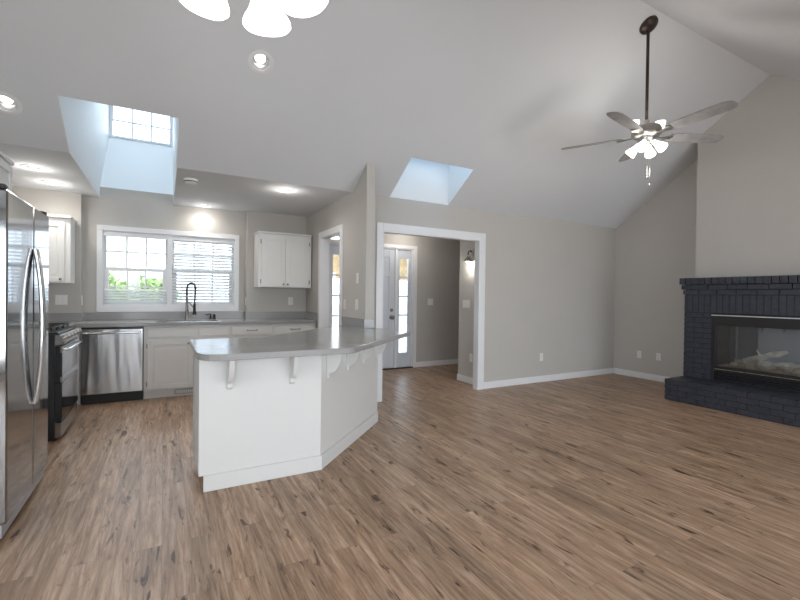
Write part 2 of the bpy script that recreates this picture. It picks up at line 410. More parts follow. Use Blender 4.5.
# foyer walls
wallbox('wall_foyer','y',6.5,6.62, 2.0,5.5, 0,ZC, [(2.27,3.86,0,2.09)], 'grey foyer wall around the front door')
struct('wall_foyer', MB().box(3.92,4.04,YM+TM,5.23,0,ZC), WALL, 'short foyer wall that carries the sconce', 'wall')
struct('wall_foyer', MB().box(5.4,5.5,YM+TM,6.5,0,ZC), WALL, 'end wall of the foyer hall', 'wall')

# windows behind the viewer (large, divided)
def big_window(name, axis, c0, u0,u1,z0,z1, n, label):
    cx = (u0+u1)/2
    r = sroot(name, (cx,c0,z0) if axis=='y' else (c0,cx,z0), label, 'window')
    f = MB(); g = MB()
    W_ = (u1-u0)/n
    holes = [(u0+W_*i+.05, u0+W_*(i+1)-.05, z0+.05, z1-.05) for i in range(n)]
    for p,q,a,b in cells(u0,u1,z0,z1,holes):
        if axis=='y': f.box(p,q,c0-.05,c0+.04,a,b)
        else: f.box(c0-.04,c0+.05,p,q,a,b)
    f.build('frame', TRIM, r)
    if axis=='y': g.box(u0+.05,u1-.05,c0-.01,c0-.004,z0+.05,z1-.05)
    else: g.box(c0-.01,c0-.004,u0+.05,u1-.05,z0+.05,z1-.05)
    g.build('pane', GLASS, r)
big_window('window_4','y',YB-.06,-2.6,-.6,.25,2.2,2,'left window behind the viewer')
big_window('window_5','y',YB-.06,.3,2.8,.25,2.2,2,'centre window behind the viewer')
big_window('window_6','y',YB-.06,3.4,5.9,.25,2.2,2,'right window behind the viewer')
big_window('window_7','x',XLL-.06,-1.5,1.5,.55,2.2,2,'dining side window')

# trims
def base(name, pts, label):
    m_ = MB()
    for (xa,xb,ya,yb) in pts:
        m_.box(xa,xb,ya,yb,0,.095)
    return struct(name, m_, TRIM, label, 'baseboard', .006)
base('baseboard_middle', [(OX1+.10,XR-.015,YM-.015,YM-.0005)], 'white baseboard along the long living room wall')
base('baseboard_right', [(XR-.015,XR-.0005,3.1,YM)], 'white baseboard between corner and brick hearth')
base('baseboard_right', [(XR-.015,XR-.0005,YB,1.1)], 'white baseboard beyond the fireplace')
base('baseboard_foyer', [(3.92-.015,3.9195,YM+TM,5.245),(3.905,4.055,5.2305,5.245),(4.0405,4.055,YM+TM,5.245)], 'white baseboard wrapping the short foyer wall')
base('baseboard_foyer', [(3.93,5.4,6.485,6.4995)], 'white baseboard on the far foyer wall')
# cased opening
m_ = MB(); yc = YM-.018
m_.box(OX0-.085,OX0,yc,YM-.0005,0,OZ+.095); m_.box(OX1,OX1+.095,yc,YM-.0005,0,OZ+.095); m_.box(OX0,OX1,yc,YM-.0005,OZ,OZ+.095)
m_.box(OX0-.085,OX0,YM+TM+.0005,YM+TM+.018,0,OZ+.095); m_.box(OX1,OX1+.095,YM+TM+.0005,YM+TM+.018,0,OZ+.095); m_.box(OX0,OX1,YM+TM+.0005,YM+TM+.018,OZ,OZ+.095)
m_.box(OX0-.0,OX0+.012,YM-.017,YM+TM+.017,0,OZ); m_.box(OX1-.012,OX1,YM-.017,YM+TM+.017,0,OZ); m_.box(OX0+.012,OX1-.012,YM-.017,YM+TM+.017,OZ-.012,OZ)
struct('trim_1', m_, TRIM, 'white casing around the wide opening to the foyer', 'door casing', .003)
# kitchen doorway casing
m_ = MB(); a,b,h = 4.94,5.70,2.06
for X0,X1 in ((1.882,1.8995),(2.0005,2.018)):
    m_.box(X0,X1,a-.07,a,0,h+.07); m_.box(X0,X1,b,b+.07,0,h+.07); m_.box(X0,X1,a,b,h,h+.07)
m_.box(1.883,2.017,a,a+.012,0,h); m_.box(1.883,2.017,b-.012,b,0,h); m_.box(1.883,2.017,a+.012,b-.012,h-.012,h)
struct('trim_2', m_, TRIM, 'white casing around the doorway from kitchen to foyer', 'door casing', .003)

# kitchen window (two double hung units)
w = sroot('window_1', (.1,YW,1.02), 'white double hung kitchen window pair above the sink', 'window')
m_ = MB()
for p,q,a,b in cells(-.74,.95,1.016,2.112,[(WX0+.01,WX1-.01,WZ0+.01,WZ1-.01)]): m_.box(p,q,YW-.02,YW-.0005,a,b)
m_.build('casing', TRIM, w, .003)
m_ = MB()
CXM = .07
for p,q,a,b in cells(WX0,WX1,WZ0,WZ1,[(WX0+.02,CXM-.03,WZ0+.02,WZ1-.02),(CXM+.03,WX1-.02,WZ0+.02,WZ1-.02)]): m_.box(p,q,YW,YW+.10,a,b)
m_.build('jamb', TRIM, w)
for u0,u1 in ((WX0+.02,CXM-.03),(CXM+.03,WX1-.02)):
    for z0,z1,st,y in ((1.55,WZ1-.02,.025,YW+.075),(WZ0+.02,1.58,.055,YW+.055)):
        f = MB()
        for p,q,a,b in cells(u0,u1,z0,z1,[(u0+st,u1-st,z0+.04,z1-.035)]): f.box(p,q,y-.012,y+.012,a,b)
        for i in (1,2): q = u0+st+(u1-u0-2*st)*i/3; f.box(q-.009,q+.009,y-.004,y+.004,z0+.04,z1-.035)
        zm = (z0+z1)/2; f.box(u0+st,u1-st,y-.0035,y+.0035,zm-.009,zm+.009)
        so = f.build('sash', TRIM, w)
        MB().box(u0+st,u1-st,y+.005,y+.009,z0+.04,z1-.035).build('pane', GLASS, so)

# front door unit
w = sroot('door_1', (3.05,6.5,0), 'pale front door between two glazed sidelights', 'door')
m_ = MB()
for p,q,a,b in cells(2.19,3.93,0,2.15,[(2.27,3.86,0,2.09)]): m_.box(p,q,6.482,6.4995,a,b)
m_.box(2.27,2.29,6.5,6.6,0,2.09).box(3.84,3.86,6.5,6.6,0,2.09).box(2.29,3.84,6.5,6.6,2.07,2.09)
m_.box(2.57,2.60,6.5,6.6,0,2.07).box(3.50,3.545,6.5,6.6,0,2.07)
m_.build('casing', TRIM, w, .003)
DOORM = mat('pale_blue_grey_door_paint', (.66,.69,.74), .35, noise=.01)
m_ = MB()
holes = []
for xa,xb in ((2.71,3.02),(3.08,3.39)):
    for za,zb in ((.25,.85),(1.0,1.6),(1.7,1.93)): holes.append((xa,xb,za,zb))
for p,q,a,b in cells(2.605,3.495,.02,2.065,holes): m_.box(p,q,6.52,6.56,a,b)
for xa,xb,za,zb in holes:
    m_.box(xa,xb,6.532,6.55,za,zb); m_.box(xa+.04,xb-.04,6.524,6.532,za+.04,zb-.04)
d = m_.build('door_leaf', DOORM, w, .003)
k = MB(); k.lathe([(0,0),(.038,0),(.038,.008),(.014,.012),(.014,.04),(.034,.05),(.037,.067),(.026,.083),(0,.086)], (3.44,6.52,.895), 20, Matrix.Rotation(PI/2,3,'X'))
k.build('door_knob', BRASS, d, smooth=True)
k = MB(); k.lathe([(0,0),(.03,0),(.03,.012),(.02,.018),(0,.018)], (3.44,6.52,1.02), 20, Matrix.Rotation(PI/2,3,'X'))
k.build('deadbolt', BRASS, d, smooth=True)
MB().box(2.27,3.86,6.47,6.62,0.0005,.02).build('threshold', BRONZE, w)
for xa,xb in ((2.29,2.57),(3.545,3.84)):
    f = MB(); ga,gb = (2.375,2.535) if xa < 3 else (3.60,3.775)
    for p,q,a,b in cells(xa,xb,.02,2.07,[(ga,gb,.27,1.92)]): f.box(p,q,6.53,6.57,a,b)
    for i in range(1,5):
        z = .27+1.65*i/5; f.box(ga,gb,6.54,6.56,z-.013,z+.013)
    so = f.build('sidelight', DOORM, w)
    MB().box(ga,gb,6.55,6.554,.27,1.92).build('pane', GLASS, so)

# outside
struct('ground', MB().box(-40,1.0,6.7,70,-.5,-.35), GRASS, 'lawn seen through the kitchen window', 'lawn')
struct('ground', MB().box(1.0,50,6.7,70,-.5,-.35), CONC, 'pale concrete drive beyond the porch', 'driveway')
struct('ground', MB().box(-40,50,-40,-2.7,-.5,-.35), CONC, 'unseen pale concrete patio behind the house, added for neutral bounce light', 'patio')  # out of view; concrete instead of lawn keeps green bounce out of the room
struct('porch', MB().box(1.8,5.6,6.64,8.6,-.35,-.02), CONC, 'concrete porch slab outside the front door', 'porch')
m_ = MB()
for i in range(16): m_.box(1.8,5.6,6.7+i*.12,6.7+i*.12+.112,2.42,2.45)
m_.box(1.8,5.6,8.5,8.6,1.62,2.42)
struct('porch', m_, CEDAR, 'cedar board porch ceiling seen through the sidelight', 'porch')
for px in (2.0,5.2):
    struct('porch', MB().box(px,px+.12,8.36,8.48,-.02,2.41), TRIM, 'white porch post outside the front door', 'porch post', .005)
hs = thing('neighbour_house', 'cream sided house beyond the kitchen window', 'house', (-3,15,-.35))
m_ = MB().box(-9,-1.15,14,20,-.35,4.0)
for i in range(28): m_.box(-9,-1.13,13.985,14.0,-.3+i*.15,-.3+i*.15+.13)
m_.build('wall', SIDING, hs)
MB().prism([(13.6,3.95),(17,4.9),(20.4,3.95)],'x',-9.3,-.9).build('roof', ROOF, hs)
def tree(x,y,h,r,label):
    t = thing('garden_tree', label, 'tree', (x,y,-.35), 'trees beyond the kitchen window')
    MB().tube([(x,y,-.35),(x+.05,y,.6),(x-.03,y+.05,h*.6),(x,y,h*.9)],[.12,.1,.07,.03]).build('trunk', BARK, t, smooth=True)
    f = MB(); rnd = random.Random(int(x*10)+5)
    for i in range(900):
        th = rnd.random()*2*PI; ph = math.acos(2*rnd.random()-1); rr = r*(.55+.5*rnd.random())
        p = Vector((x+rr*math.sin(ph)*math.cos(th), y+rr*math.sin(ph)*math.sin(th), h+rr*.9*math.cos(ph)))
        a = Vector((rnd.gauss(0,1),rnd.gauss(0,1),rnd.gauss(0,1))).normalized()*.11; b = a.orthogonal().normalized()*.06
        f.bm.faces.new([f.bm.verts.new(p+q) for q in (-a,-b,a,b)])
    tag(f.build('foliage', LEAF, t), kind='stuff')
tree(-1.45,11.6,.95,.85,'leafy green tree nearest the left kitchen window pane')
tree(-.35,13.5,1.0,.8,'lighter leafy tree right of the nearest tree')

# ================================================================= FIREPLACE
fp = thing('brick_fireplace', 'charcoal painted brick fireplace with raised hearth against the end wall', 'fireplace', (5.8,2.1,0))
FY0,FY1 = 1.10,3.10; XF = 5.99; HX = 5.57; HZ = .268
GY0,GY1,GZ0,GZ1 = 1.40,2.775,HZ,1.085     # insert opening
def course(mb, face, y0, y1, z0, z1, bw, off, depth, gap=.011, proud=0):
    # bricks on a face at x=face looking toward -x, running along y
    y = y0-off
    while y < y1:
        a,b = max(y,y0), min(y+bw-gap,y1)
        if b-a > .012: j = random.uniform(-.0008,.0008); mb.box(face-proud+j, face+depth, a, b, z0+gap/2, z1-gap/2)
        y += bw
# hearth
mo = MB().box(HX+.007,XR-.002,FY0-.0+.007,FY1-.007,0,HZ-.006); mo.build('hearth_core', MORTAR, fp)
hb = MB(); n = 4; ch = HZ/n
for i in range(n): course(hb, HX, FY0, FY1, i*ch, (i+1)*ch, .205, (i%2)*.1, .09)
# side faces
for i in range(n):
    x = HX+.095
    while x < XR-.02:
        b = min(x+.19, XR-.005); hb.box(x,b,FY1-.09,FY1,i*ch+.0045,(i+1)*ch-.0045); hb.box(x,b,FY0,FY0+.09,i*ch+.0045,(i+1)*ch-.0045); x += .2
# top paving
x = HX+.095; r_ = 0
while x < XF+.02:
    y = FY0+.095
    while y < FY1-.1:
        hb.box(x,x+.096,y,min(y+.196,FY1-.094),HZ-.03,HZ-.0045+random.uniform(-.001,.001)); y += .205
    x += .105
hb.build('hearth', BRICKP, fp, .003)
# core of the surround
mo = MB()
for p,q,a,b in cells(FY0+.006,FY1-.006,HZ,1.50,[(GY0,GY1,HZ-.01,GZ1)]): mo.box(XF+.007,XR-.002,p,q,a,b)
mo.build('surround_core', MORTAR, fp)
zc = HZ; n = 13; ch = (GZ1+.02-HZ)/n
for a,b,s0,s1 in ((GY1+.002,FY1,FY1-.05,FY1),(FY0,GY0-.002,FY0,FY0+.05)):
    sb = MB()
    for i in range(n):
        course(sb, XF, a, b, zc+i*ch, zc+(i+1)*ch, .205, 0 if i%2 else .1, .09)
        x = XF+.095
        while x < XR-.02:
            e = min(x+.19, XR-.005); sb.box(x,e,s0,s1,zc+i*ch+.0045,zc+(i+1)*ch-.0045); x += .2
    sb.build('brick_column', BRICKP, fp, .003)
ld = MB(); course(ld, XF, FY0, FY1, GZ1+.02, 1.33, .068, 0, .09, .008)
for s0,s1 in ((FY1-.05,FY1),(FY0,FY0+.05)): ld.box(XF+.095,XR-.005,s0,s1,GZ1+.025,1.325)
ld.build('soldier_course', BRICKP, fp, .003)
mt = MB()
for i,(z0,z1,pr,bw,off) in enumerate(((1.33,1.395,.012,.205,0),(1.395,1.46,.028,.205,.10),(1.46,1.55,.052,.075,0))):
    course(mt, XF, FY0-pr, FY1+pr, z0, z1, bw, off, .09, .008, pr)
    mt.box(XF+.095, BX if i>3 else XR-.005, FY1-.05, FY1+pr, z0+.004, z1-.004)
    mt.box(XF+.095, XR-.005, FY0-pr, FY0+.05, z0+.004, z1-.004)
    mt.box(XF+.03, BX-.002, FY0, FY1, z0+.01, z1-.006)
mt.build('mantel', BRICKP, fp, .003)
# insert
ins = thing('gas_fireplace_insert', 'black gas fireplace insert with glass front in the brick surround', 'fireplace insert', (6.0,2.1,HZ))
m_ = MB(); xf = XF-.012
y0,y1,z0,z1 = GY0+.004,GY1-.004,HZ+.003,GZ1-.01
gy0,gy1,gz0,gz1 = y0+.05,y1-.05,.455,.955
for p,q,a,b in cells(y0,y1,z0,z1,[(gy0,gy1,gz0,gz1),(y0+.03,y1-.03,z0+.02,gz0-.035)]): m_.box(xf,xf+.03,p,q,a,b)
m_.box(xf-.006,xf,gy0-.022,gy0-.004,gz0-.02,gz1+.02).box(xf-.006,xf,gy1+.004,gy1+.022,gz0-.02,gz1+.02)
m_.box(xf-.006,xf,gy0-.022,gy1+.022,gz1+.002,gz1+.02).box(xf-.006,xf,gy0-.022,gy1+.022,gz0-.02,gz0-.004)
m_.build('frame', BLACKM, ins, .002)
m_ = MB()
for i in range(4):
    z = z0+.03+i*.030; m_.prism([(xf+.002,z),(xf+.026,z+.012),(xf+.026,z+.018),(xf+.002,z+.006)],'y',y0+.03,y1-.03)
m_.build('louver', mat('dark_louver_metal',(.05,.05,.06),.35,metal=.5,noise=.05), ins)
MB().box(xf-.012,xf+.02,y0-.0,y1,GZ1-.012,GZ1-.002).build('top_trim', mat('satin_steel_trim',(.8,.8,.82),.45,metal=.6,noise=.02), ins)
m_ = MB()
m_.box(6.42,6.43,y0,y1,z0,z1).box(xf+.03,6.42,y0,y0+.01,z0,z1).box(xf+.03,6.42,y1-.01,y1,z0,z1).box(xf+.03,6.42,y0+.01,y1-.01,z1-.01,z1).box(xf+.03,6.42,y0+.01,y1-.01,z0,z0+.01)
m_.build('firebox', FIRELINE, ins)
e = MB(); rnd = random.Random(3)
e.box(xf+.035,6.4,y0+.02,y1-.02,gz0-.06,gz0-.008)
for i in range(170):
    px,py = rnd.uniform(xf+.06,6.38), rnd.uniform(y0+.04,y1-.04); s2 = rnd.uniform(.008,.022)
    e.lathe([(0,-s2*.6),(s2,0),(0,s2*.6)],(px,py,gz0-.008),6)
tag(e.build('ember_bed', EMBER, ins), 'tan ash and ember bed behind the glass')
MB().box(xf+.012,xf+.016,gy0-.01,gy1+.01,gz0-.01,gz1+.01).build('glass_front', FGLASS, ins)
def log(p0,p1,r,label):
    p0,p1 = Vector(p0),Vector(p1); m_ = MB(); rnd = random.Random(int(r*10000)); n = 9
    pts = [p0.lerp(p1,i/(n-1))+Vector((rnd.uniform(-.008,.008),0,rnd.uniform(-.008,.008))) for i in range(n)]
    rs = [r*rnd.uniform(.82,1.12) for _ in pts]; rs[0]*=.75; rs[-1]*=.7
    m_.tube(pts, rs, 12)
    t = thing('gas_log', label, 'log', (p0.x,p0.y,p0.z-r), 'ceramic logs in the fireplace')
    m_.build('log_body', LOG, t, smooth=True)
    st = MB(); d_ = (p1-p0).normalized(); q = p0.lerp(p1,.35)
    st.cyl(q+Vector((0,0,r*.5)), q+Vector((-.02,.03,r+.045)), r*.35, r*.22, 8); st.build('branch_stub', LOG, t, smooth=True)
gz = gz0-.008
log((6.30,1.56,gz+.055),(6.28,2.64,gz+.055),.05,'long back log lying across the ember bed')
log((6.13,2.62,gz+.04),(6.15,2.16,gz+.042),.036,'small front log at the left end of the ember bed')
log((6.12,2.02,gz+.04),(6.16,1.58,gz+.04),.038,'front log at the right part of the ember bed')
log((6.215,2.50,gz+.10),(6.225,2.10,gz+.235),.036,'pale log leaning up diagonally in the middle of the fire')

# ================================================================= KITCHEN CASEWORK
def shaker_door(x0,x1,z0,z1,y,parent,arch=False,name='door',knob=None,hinge=None,m=CAB):
    """door front at y (facing -y), 2 cm thick"""
    d = MB(); fw = .055
    d.box(x0,x1,y+.008,y+.02,z0,z1)
    d.box(x0,x0+fw,y,y+.008,z0,z1).box(x1-fw,x1,y,y+.008,z0,z1).box(x0+fw,x1-fw,y,y+.008,z0,z0+fw)
    if arch:
        n = 12; pts = [(x0+fw,z1),(x0+fw,z1-fw-.03)]
        for i in range(1,n): u = i/n; pts.append((x0+fw+(x1-x0-2*fw)*u, z1-fw-.03+.03*math.sin(PI*u)))
        pts += [(x1-fw,z1-fw-.03),(x1-fw,z1)]
        d.prism(pts,'y',y,y+.008)
    else: d.box(x0+fw,x1-fw,y,y+.008,z1-fw,z1)
    d.box(x0+fw+.02,x1-fw-.02,y+.003,y+.008,z0+fw+.02,z1-fw-.05 if arch else z1-fw-.02)
    o = d.build(name, m, parent, .0025)
    if knob:
        k = MB(); k.lathe([(0,0),(.006,0),(.006,.012),(.013,.018),(.014,.024),(.008,.03),(0,.031)], (knob[0],y,knob[1]), 14, Matrix.Rotation(PI/2,3,'X'))
        k.build('knob', BRASS, o, smooth=True)
    if hinge is not None:
        for z in (z0+.07,z1-.07):
            h = MB().box(hinge-.006,hinge+.006,y-.006,y+.006,z-.03,z+.03); h.build('hinge', BRASS, o, .002)
    return o
def drawer(x0,x1,z0,z1,y,parent,pull=True,name='drawer'):
    o = MB().box(x0,x1,y,y+.02,z0,z1).build(name, CAB, parent, .004)
    if pull:
        xc,zc_ = (x0+x1)/2,(z0+z1)/2; p = MB()
        p.tube([(xc-.06,y,zc_),(xc-.058,y-.022,zc_),(xc-.04,y-.03,zc_),(xc+.04,y-.03,zc_),(xc+.058,y-.022,zc_),(xc+.06,y,zc_)],.005,8)
        p.cyl((xc-.06,y,zc_),(xc-.06,y-.004,zc_),.01).cyl((xc+.06,y,zc_),(xc+.06,y-.004,zc_),.01)
        p.build('pull', BRASS, o, smooth=True)
    return o
YF = 5.87
def base_cab(name,x0,x1,label,fronts):
    t = thing(name,label,'cabinet',((x0+x1)/2,YF,0),'white base cabinets under the window counter')
    b = MB().box(x0,x1,YF,YG-.004,.10,.87) if x0 > 1.03 or x0 < -.3 else MB()
    if x0 <= 1.03 and x0 >= -.3:   # leave room for the sink bowl
        b.box(x0,x1,YF,YF+.018,.10,.87).box(x0,x0+.018,YF+.018,YG-.004,.10,.87).box(x1-.018,x1,YF+.018,YG-.004,.10,.87).box(x0+.018,x1-.018,YF+.018,YG-.004,.10,.118).box(x0+.018,x1-.018,YG-.015,YG-.004,.118,.87)
    b.build('body', CAB, t, .002)
    MB().box(x0,x1,YF+.045,YG-.01,0,.0995).build('toe_kick', CAB, t)
    fronts(t)
    return t
def fr(t):
    drawer(-.165,.32,.735,.85,YF-.02,t,False,'false_front'); drawer(.385,.72,.735,.85,YF-.02,t,False,'false_front')
    shaker_door(-.165,.32,.115,.705,YF-.02,t,True,knob=(.27,.655),hinge=-.17)
    shaker_door(.385,.72,.115,.705,YF-.02,t,True,knob=(.435,.655),hinge=.725)
    v = MB()
    for p,q,a,b in cells(.12,.36,.02,.085,[(.135,.345,.032,.073)]): v.box(p,q,YF+.035,YF+.0445,a,b)
    for i in range(10): v.box(.14+i*.021,.146+i*.021,YF+.038,YF+.044,.032,.073)
    v.build('toe_vent', mat('grey_register',(.45,.44,.42),.4,metal=.4,noise=.05), t)
base_cab('base_cabinet',-.203,.745,'white sink base cabinet with arched panel doors under the window',fr)
def fr(t):
    drawer(.775,1.27,.735,.85,YF-.02,t); shaker_door(.775,1.27,.115,.705,YF-.02,t,True,knob=(.82,.655),hinge=1.275)
base_cab('base_cabinet',.747,1.293,'white base cabinet with one pull drawer right of the sink base',fr)
def fr(t):
    drawer(1.318,1.87,.735,.85,YF-.02,t); shaker_door(1.318,1.87,.115,.705,YF-.02,t,True,knob=(1.36,.655),hinge=1.875)
base_cab('base_cabinet',1.295,1.896,'white base cabinet with pull drawer against the doorway wall',fr)

# left wall base units (mostly hidden behind the refrigerator)
for y0,y1,lab in ((3.72,4.535,'white base cabinet between refrigerator and range'),(5.345,5.84,'white corner base cabinet between range and dishwasher')):
    t = thing('base_cabinet',lab,'cabinet',(-1.2,(y0+y1)/2,0),'white base cabinets on the range wall')
    MB().box(XL+.003,-.88,y0,y1,.10,.87).build('body', CAB, t, .002)
    MB().box(XL+.01,-.93,y0,y1,0,.0995).build('toe_kick', CAB, t)
    MB().box(-.88,-.86,y0+.02,y1-.02,.115,.70).build('door', CAB, t, .003)
    MB().box(-.88,-.86,y0+.02,y1-.02,.735,.85).build('drawer', CAB, t, .003)
t = thing('base_cabinet','white blind corner cabinet where the two counters meet','cabinet',(-1.2,6.1,0),'white base cabinets on the range wall')
MB().box(XL+.003,-.815,5.875,YG-.004,.10,.87).build('body', CAB, t, .002)
MB().box(XL+.01,-.815,5.93,YG-.01,0,.0995).build('toe_kick', CAB, t)

# counters
SX0,SX1,SY0,SY1 = -.06,.62,5.90,6.26
ct = thing('kitchen_countertop','grey quartz counter running under the kitchen window and along the range wall','countertop',(0,6.1,.874))
m_ = MB()
for p,q,a,b in cells(XL+.003,1.897,5.82,YG-.003,[(SX0,SX1,SY0,SY1)]): m_.box(p,q,a,b,.874,.914)
m_.box(-.877,1.037,YG-.003,YW-.003,.874,.914)
m_.box(XL+.003,-.845,5.345,5.82,.874,.914).box(XL+.003,-.845,3.72,4.535,.874,.914)
bmesh.ops.remove_doubles(m_.bm, verts=m_.bm.verts, dist=.0005)
m_.build('slab', COUNTER, ct)
m_ = MB()
m_.box(-.876,1.036,YW-.022,YW-.003,.9145,1.012)
m_.box(XL+.003,-.862,YG-.02,YG-.003,.9145,1.012).box(-.878,-.862,YG-.003,YW-.022,.9145,1.012)
m_.box(1.022,1.897,YG-.02,YG-.003,.9145,1.012).box(1.022,1.037,YG-.003,YW-.022,.9145,1.012)
m_.box(1.88,1.897,5.82,YG-.02,.9145,1.012)
m_.box(XL+.003,XL+.02,5.345,YG-.02,.9145,1.012)
m_.build('backsplash', COUNTER, ct, .002)
MB().box(XL+.003,XL+.02,3.72,4.535,.9145,1.012).build('backsplash', COUNTER, ct, .002)
sk = thing('kitchen_sink','stainless drop-in sink in the window counter','sink',(.28,6.08,.915))
m_ = MB()
for p,q,a,b in cells(SX0-.02,SX1+.02,SY0-.02,SY1+.02,[(SX0+.01,SX1-.01,SY0+.01,SY1-.01)]): m_.box(p,q,a,b,.9145,.919)
m_.build('rim', CHROME, sk, .0015)
m_ = MB(); a,b,c_,d = SX0+.006,SX1-.006,SY0+.006,SY1-.006
m_.box(a,a+.004,c_,d,.73,.917).box(b-.004,b,c_,d,.73,.917).box(a+.004,b-.004,c_,c_+.004,.73,.917).box(a+.004,b-.004,d-.004,d,.73,.917).box(a,b,c_,d,.725,.73)
bo = m_.build('bowl', STEEL, sk)
MB().lathe([(0,0),(.045,0),(.045,.004),(.03,.002),(0,.001)],(.28,6.08,.7302)).build('drain', CHROME, bo, smooth=True)
fa = thing('kitchen_faucet','tall dark spring pull-down faucet behind the sink','faucet',(.28,6.31,.9145))
m_ = MB(); fx,fy = .27,6.31
m_.lathe([(0,.9145),(.032,.9145),(.032,.925),(.022,.935),(.021,1.05),(.017,1.055),(.017,1.24),(0,1.24)],(fx,fy,0),18)
m_.build('column', BRASS, fa, smooth=True)
m_ = MB(); pts = []
R_ = .050; zc = 1.325
for i in range(8): pts.append((fx,fy,1.235+.09*i/8))
for i in range(13): th = PI-PI*i/12; pts.append((fx+R_+R_*math.cos(th)*1.0, fy-.0-.03*i/12, zc+.075*math.sin(th)))
for i in range(1,8): pts.append((fx+2*R_-.012*i/7, fy-.03-.01*i/7, zc-.20*i/7))
m_.tube(pts,.008,8)
# the spring coils
co = []; L = len(pts)
for i in range(L*14):
    u = i/14; k = min(int(u),L-2); p = Vector(pts[k]).lerp(Vector(pts[k+1]),u-k); tt = (Vector(pts[k+1])-Vector(pts[k])).normalized()
    s1 = tt.cross(Vector((0,1,0))).normalized(); s2 = s1.cross(tt); an = i*2*PI/5
    co.append(p+(s1*math.cos(an)+s2*math.sin(an))*.0125)
    if u >= L-1: break
m_.tube(co,.0028,5)
m_.build('spring_hose', BLACKM, fa, smooth=True)
m_ = MB(); hx,hy = fx+2*R_-.012,fy-.04
m_.lathe([(0,1.125),(.012,1.13),(.016,1.11),(.017,1.04),(.023,1.0),(.023,.985),(0,.985)],(hx,hy,0),16)
m_.build('spray_head', BLACKM, fa, smooth=True)
m_ = MB(); m_.tube([(fx,fy,1.18),(fx+.06,fy-.02,1.10),(hx,hy,1.06)],.005,8); m_.build('docking_arm', BLACKM, fa, smooth=True)
m_ = MB(); m_.cyl((fx,fy,.97),(fx+.05,fy-.02,.975),.009); m_.tube([(fx+.05,fy-.02,.975),(fx+.1,fy-.03,1.01)],.005,8); m_.build('lever', BRASS, fa, smooth=True)
sd = thing('soap_dispenser','short dark soap dispenser right of the faucet','soap dispenser',(.56,6.33,.9145))
m_ = MB().lathe([(0,.9145),(.02,.9145),(.02,.922),(.011,.926),(.011,.97),(0,.97)],(.56,6.33,0),14); m_.build('stem', BLACKM, sd, smooth=True)
m_ = MB().tube([(.56,6.33,.965),(.56,6.33,.985),(.545,6.325,.99),(.50,6.30,.982)],.007,8); m_.build('nozzle', BLACKM, sd, smooth=True)
sp = thing('side_control','small dark air gap cap beside the soap dispenser','air gap',(.60,6.33,.9145))
MB().lathe([(0,.9145),(.018,.9145),(.018,.975),(.012,.983),(0,.984)],(.605,6.33,0),14).build('cap', BLACKM, sp, smooth=True)

# dishwasher
dw = thing('dishwasher','stainless dishwasher with bar handle between range corner and sink base','dishwasher',(-.5,5.86,0))
MB().box(-.805,-.207,5.875,YG-.01,.02,.868).build('body', BLACKM, dw)
MB().box(-.803,-.209,5.84,5.875,.115,.848).build('door', STEELD, dw, .006)
MB().box(-.803,-.209,5.85,5.875,.8485,.868).build('control_strip', BLACK, dw)
m_ = MB().tube([(-.775,5.80,.805),(-.237,5.80,.805)],.011,12).cyl((-.755,5.84,.805),(-.755,5.80,.805),.007).cyl((-.257,5.84,.805),(-.257,5.80,.805),.007)
m_.build('handle', CHROME, dw, smooth=True)
MB().box(-.803,-.209,5.89,5.90,0,.112).build('toe_panel', BLACKM, dw)

# island peninsula
il = thing('kitchen_island','white angled island base with corbels and baseboard under the grey top','kitchen island',(1.0,3.3,0))
A = [(.20,2.98),(1.004,2.98),(1.90,3.876),(1.896,4.72),(.74,3.60),(.20,3.60)]
A = [(.20,2.98),(1.004,2.98),(1.896,3.872),(1.896,4.70),(.80,3.60),(.20,3.60)]
MB().prism(A,'z',.10,.873).build('body', ISL, il, .003)
B = [(.245,2.98),(1.004,2.98),(1.895,3.871),(1.895,4.65),(.82,3.53),(.245,3.53)]
MB().prism([(.25,2.985),(1.0,2.985),(1.89,3.875),(1.89,4.64),(.82,3.53),(.25,3.53)],'z',0,.0995).build('toe_kick', ISL, il)
o_ = .014; k2 = o_*math.tan(PI/8)
bb = MB().prism([(.228,2.979-o_),(1.004+k2,2.979-o_),(1.896+o_*.3,3.872-o_*1.12),(1.896+o_*.0,3.872-.002),(1.004,2.979),(.228,2.979)],'z',0,.105)
bb.build('baseboard', ISL, il, .004)
def corbel(px,py,ang):
    # profile in (out, z) with curved underside, 4 cm thick
    pts = [(0,.872),(.135,.872),(.135,.852),(.120,.848)]
    for i in range(1,13):
        u = i/12; pts.append((.022+.098*math.cos(u*PI/2), .846-.16*math.sin(u*PI/2)))
    pts += [(.026,.66),(.016,.645),(0,.645)]
    m_ = MB().prism(pts,'y',-.016,.016)
    M = Matrix.Translation((px,py,0)) @ Matrix.Rotation(ang,4,'Z')
    bmesh.ops.transform(m_.bm, matrix=M, verts=m_.bm.verts)
    m_.build('corbel', ISL, il, .003)
for px in (.38,.79): corbel(px,2.979,-PI/2)
for px,py in ((1.075,3.05),(1.34,3.315),(1.60,3.575),(1.845,3.82)): corbel(px+.0007,py-.0007,-PI/4)
it = thing('island_countertop','grey quartz island top with long overhang reaching toward the foyer opening','countertop',(1.0,3.3,.874))
def arc(cx_,cy_,r,a0,a1,n=6): return [(cx_+r*math.cos(math.radians(a0+(a1-a0)*i/n)),cy_+r*math.sin(math.radians(a0+(a1-a0)*i/n))) for i in range(n+1)]
pts = [(.175,3.63)]+[(.175,2.81)]+arc(.325,2.83,.15,195,270)[1:]+arc(1.08,2.80,.12,270,315)+[(2.15,3.66),(2.04,4.197),(1.899,4.197),(1.899,4.82),(.74,3.655),(.70,3.63)]
MB().prism(pts,'z',.874,.914).build('slab', COUNTER, it, .004)
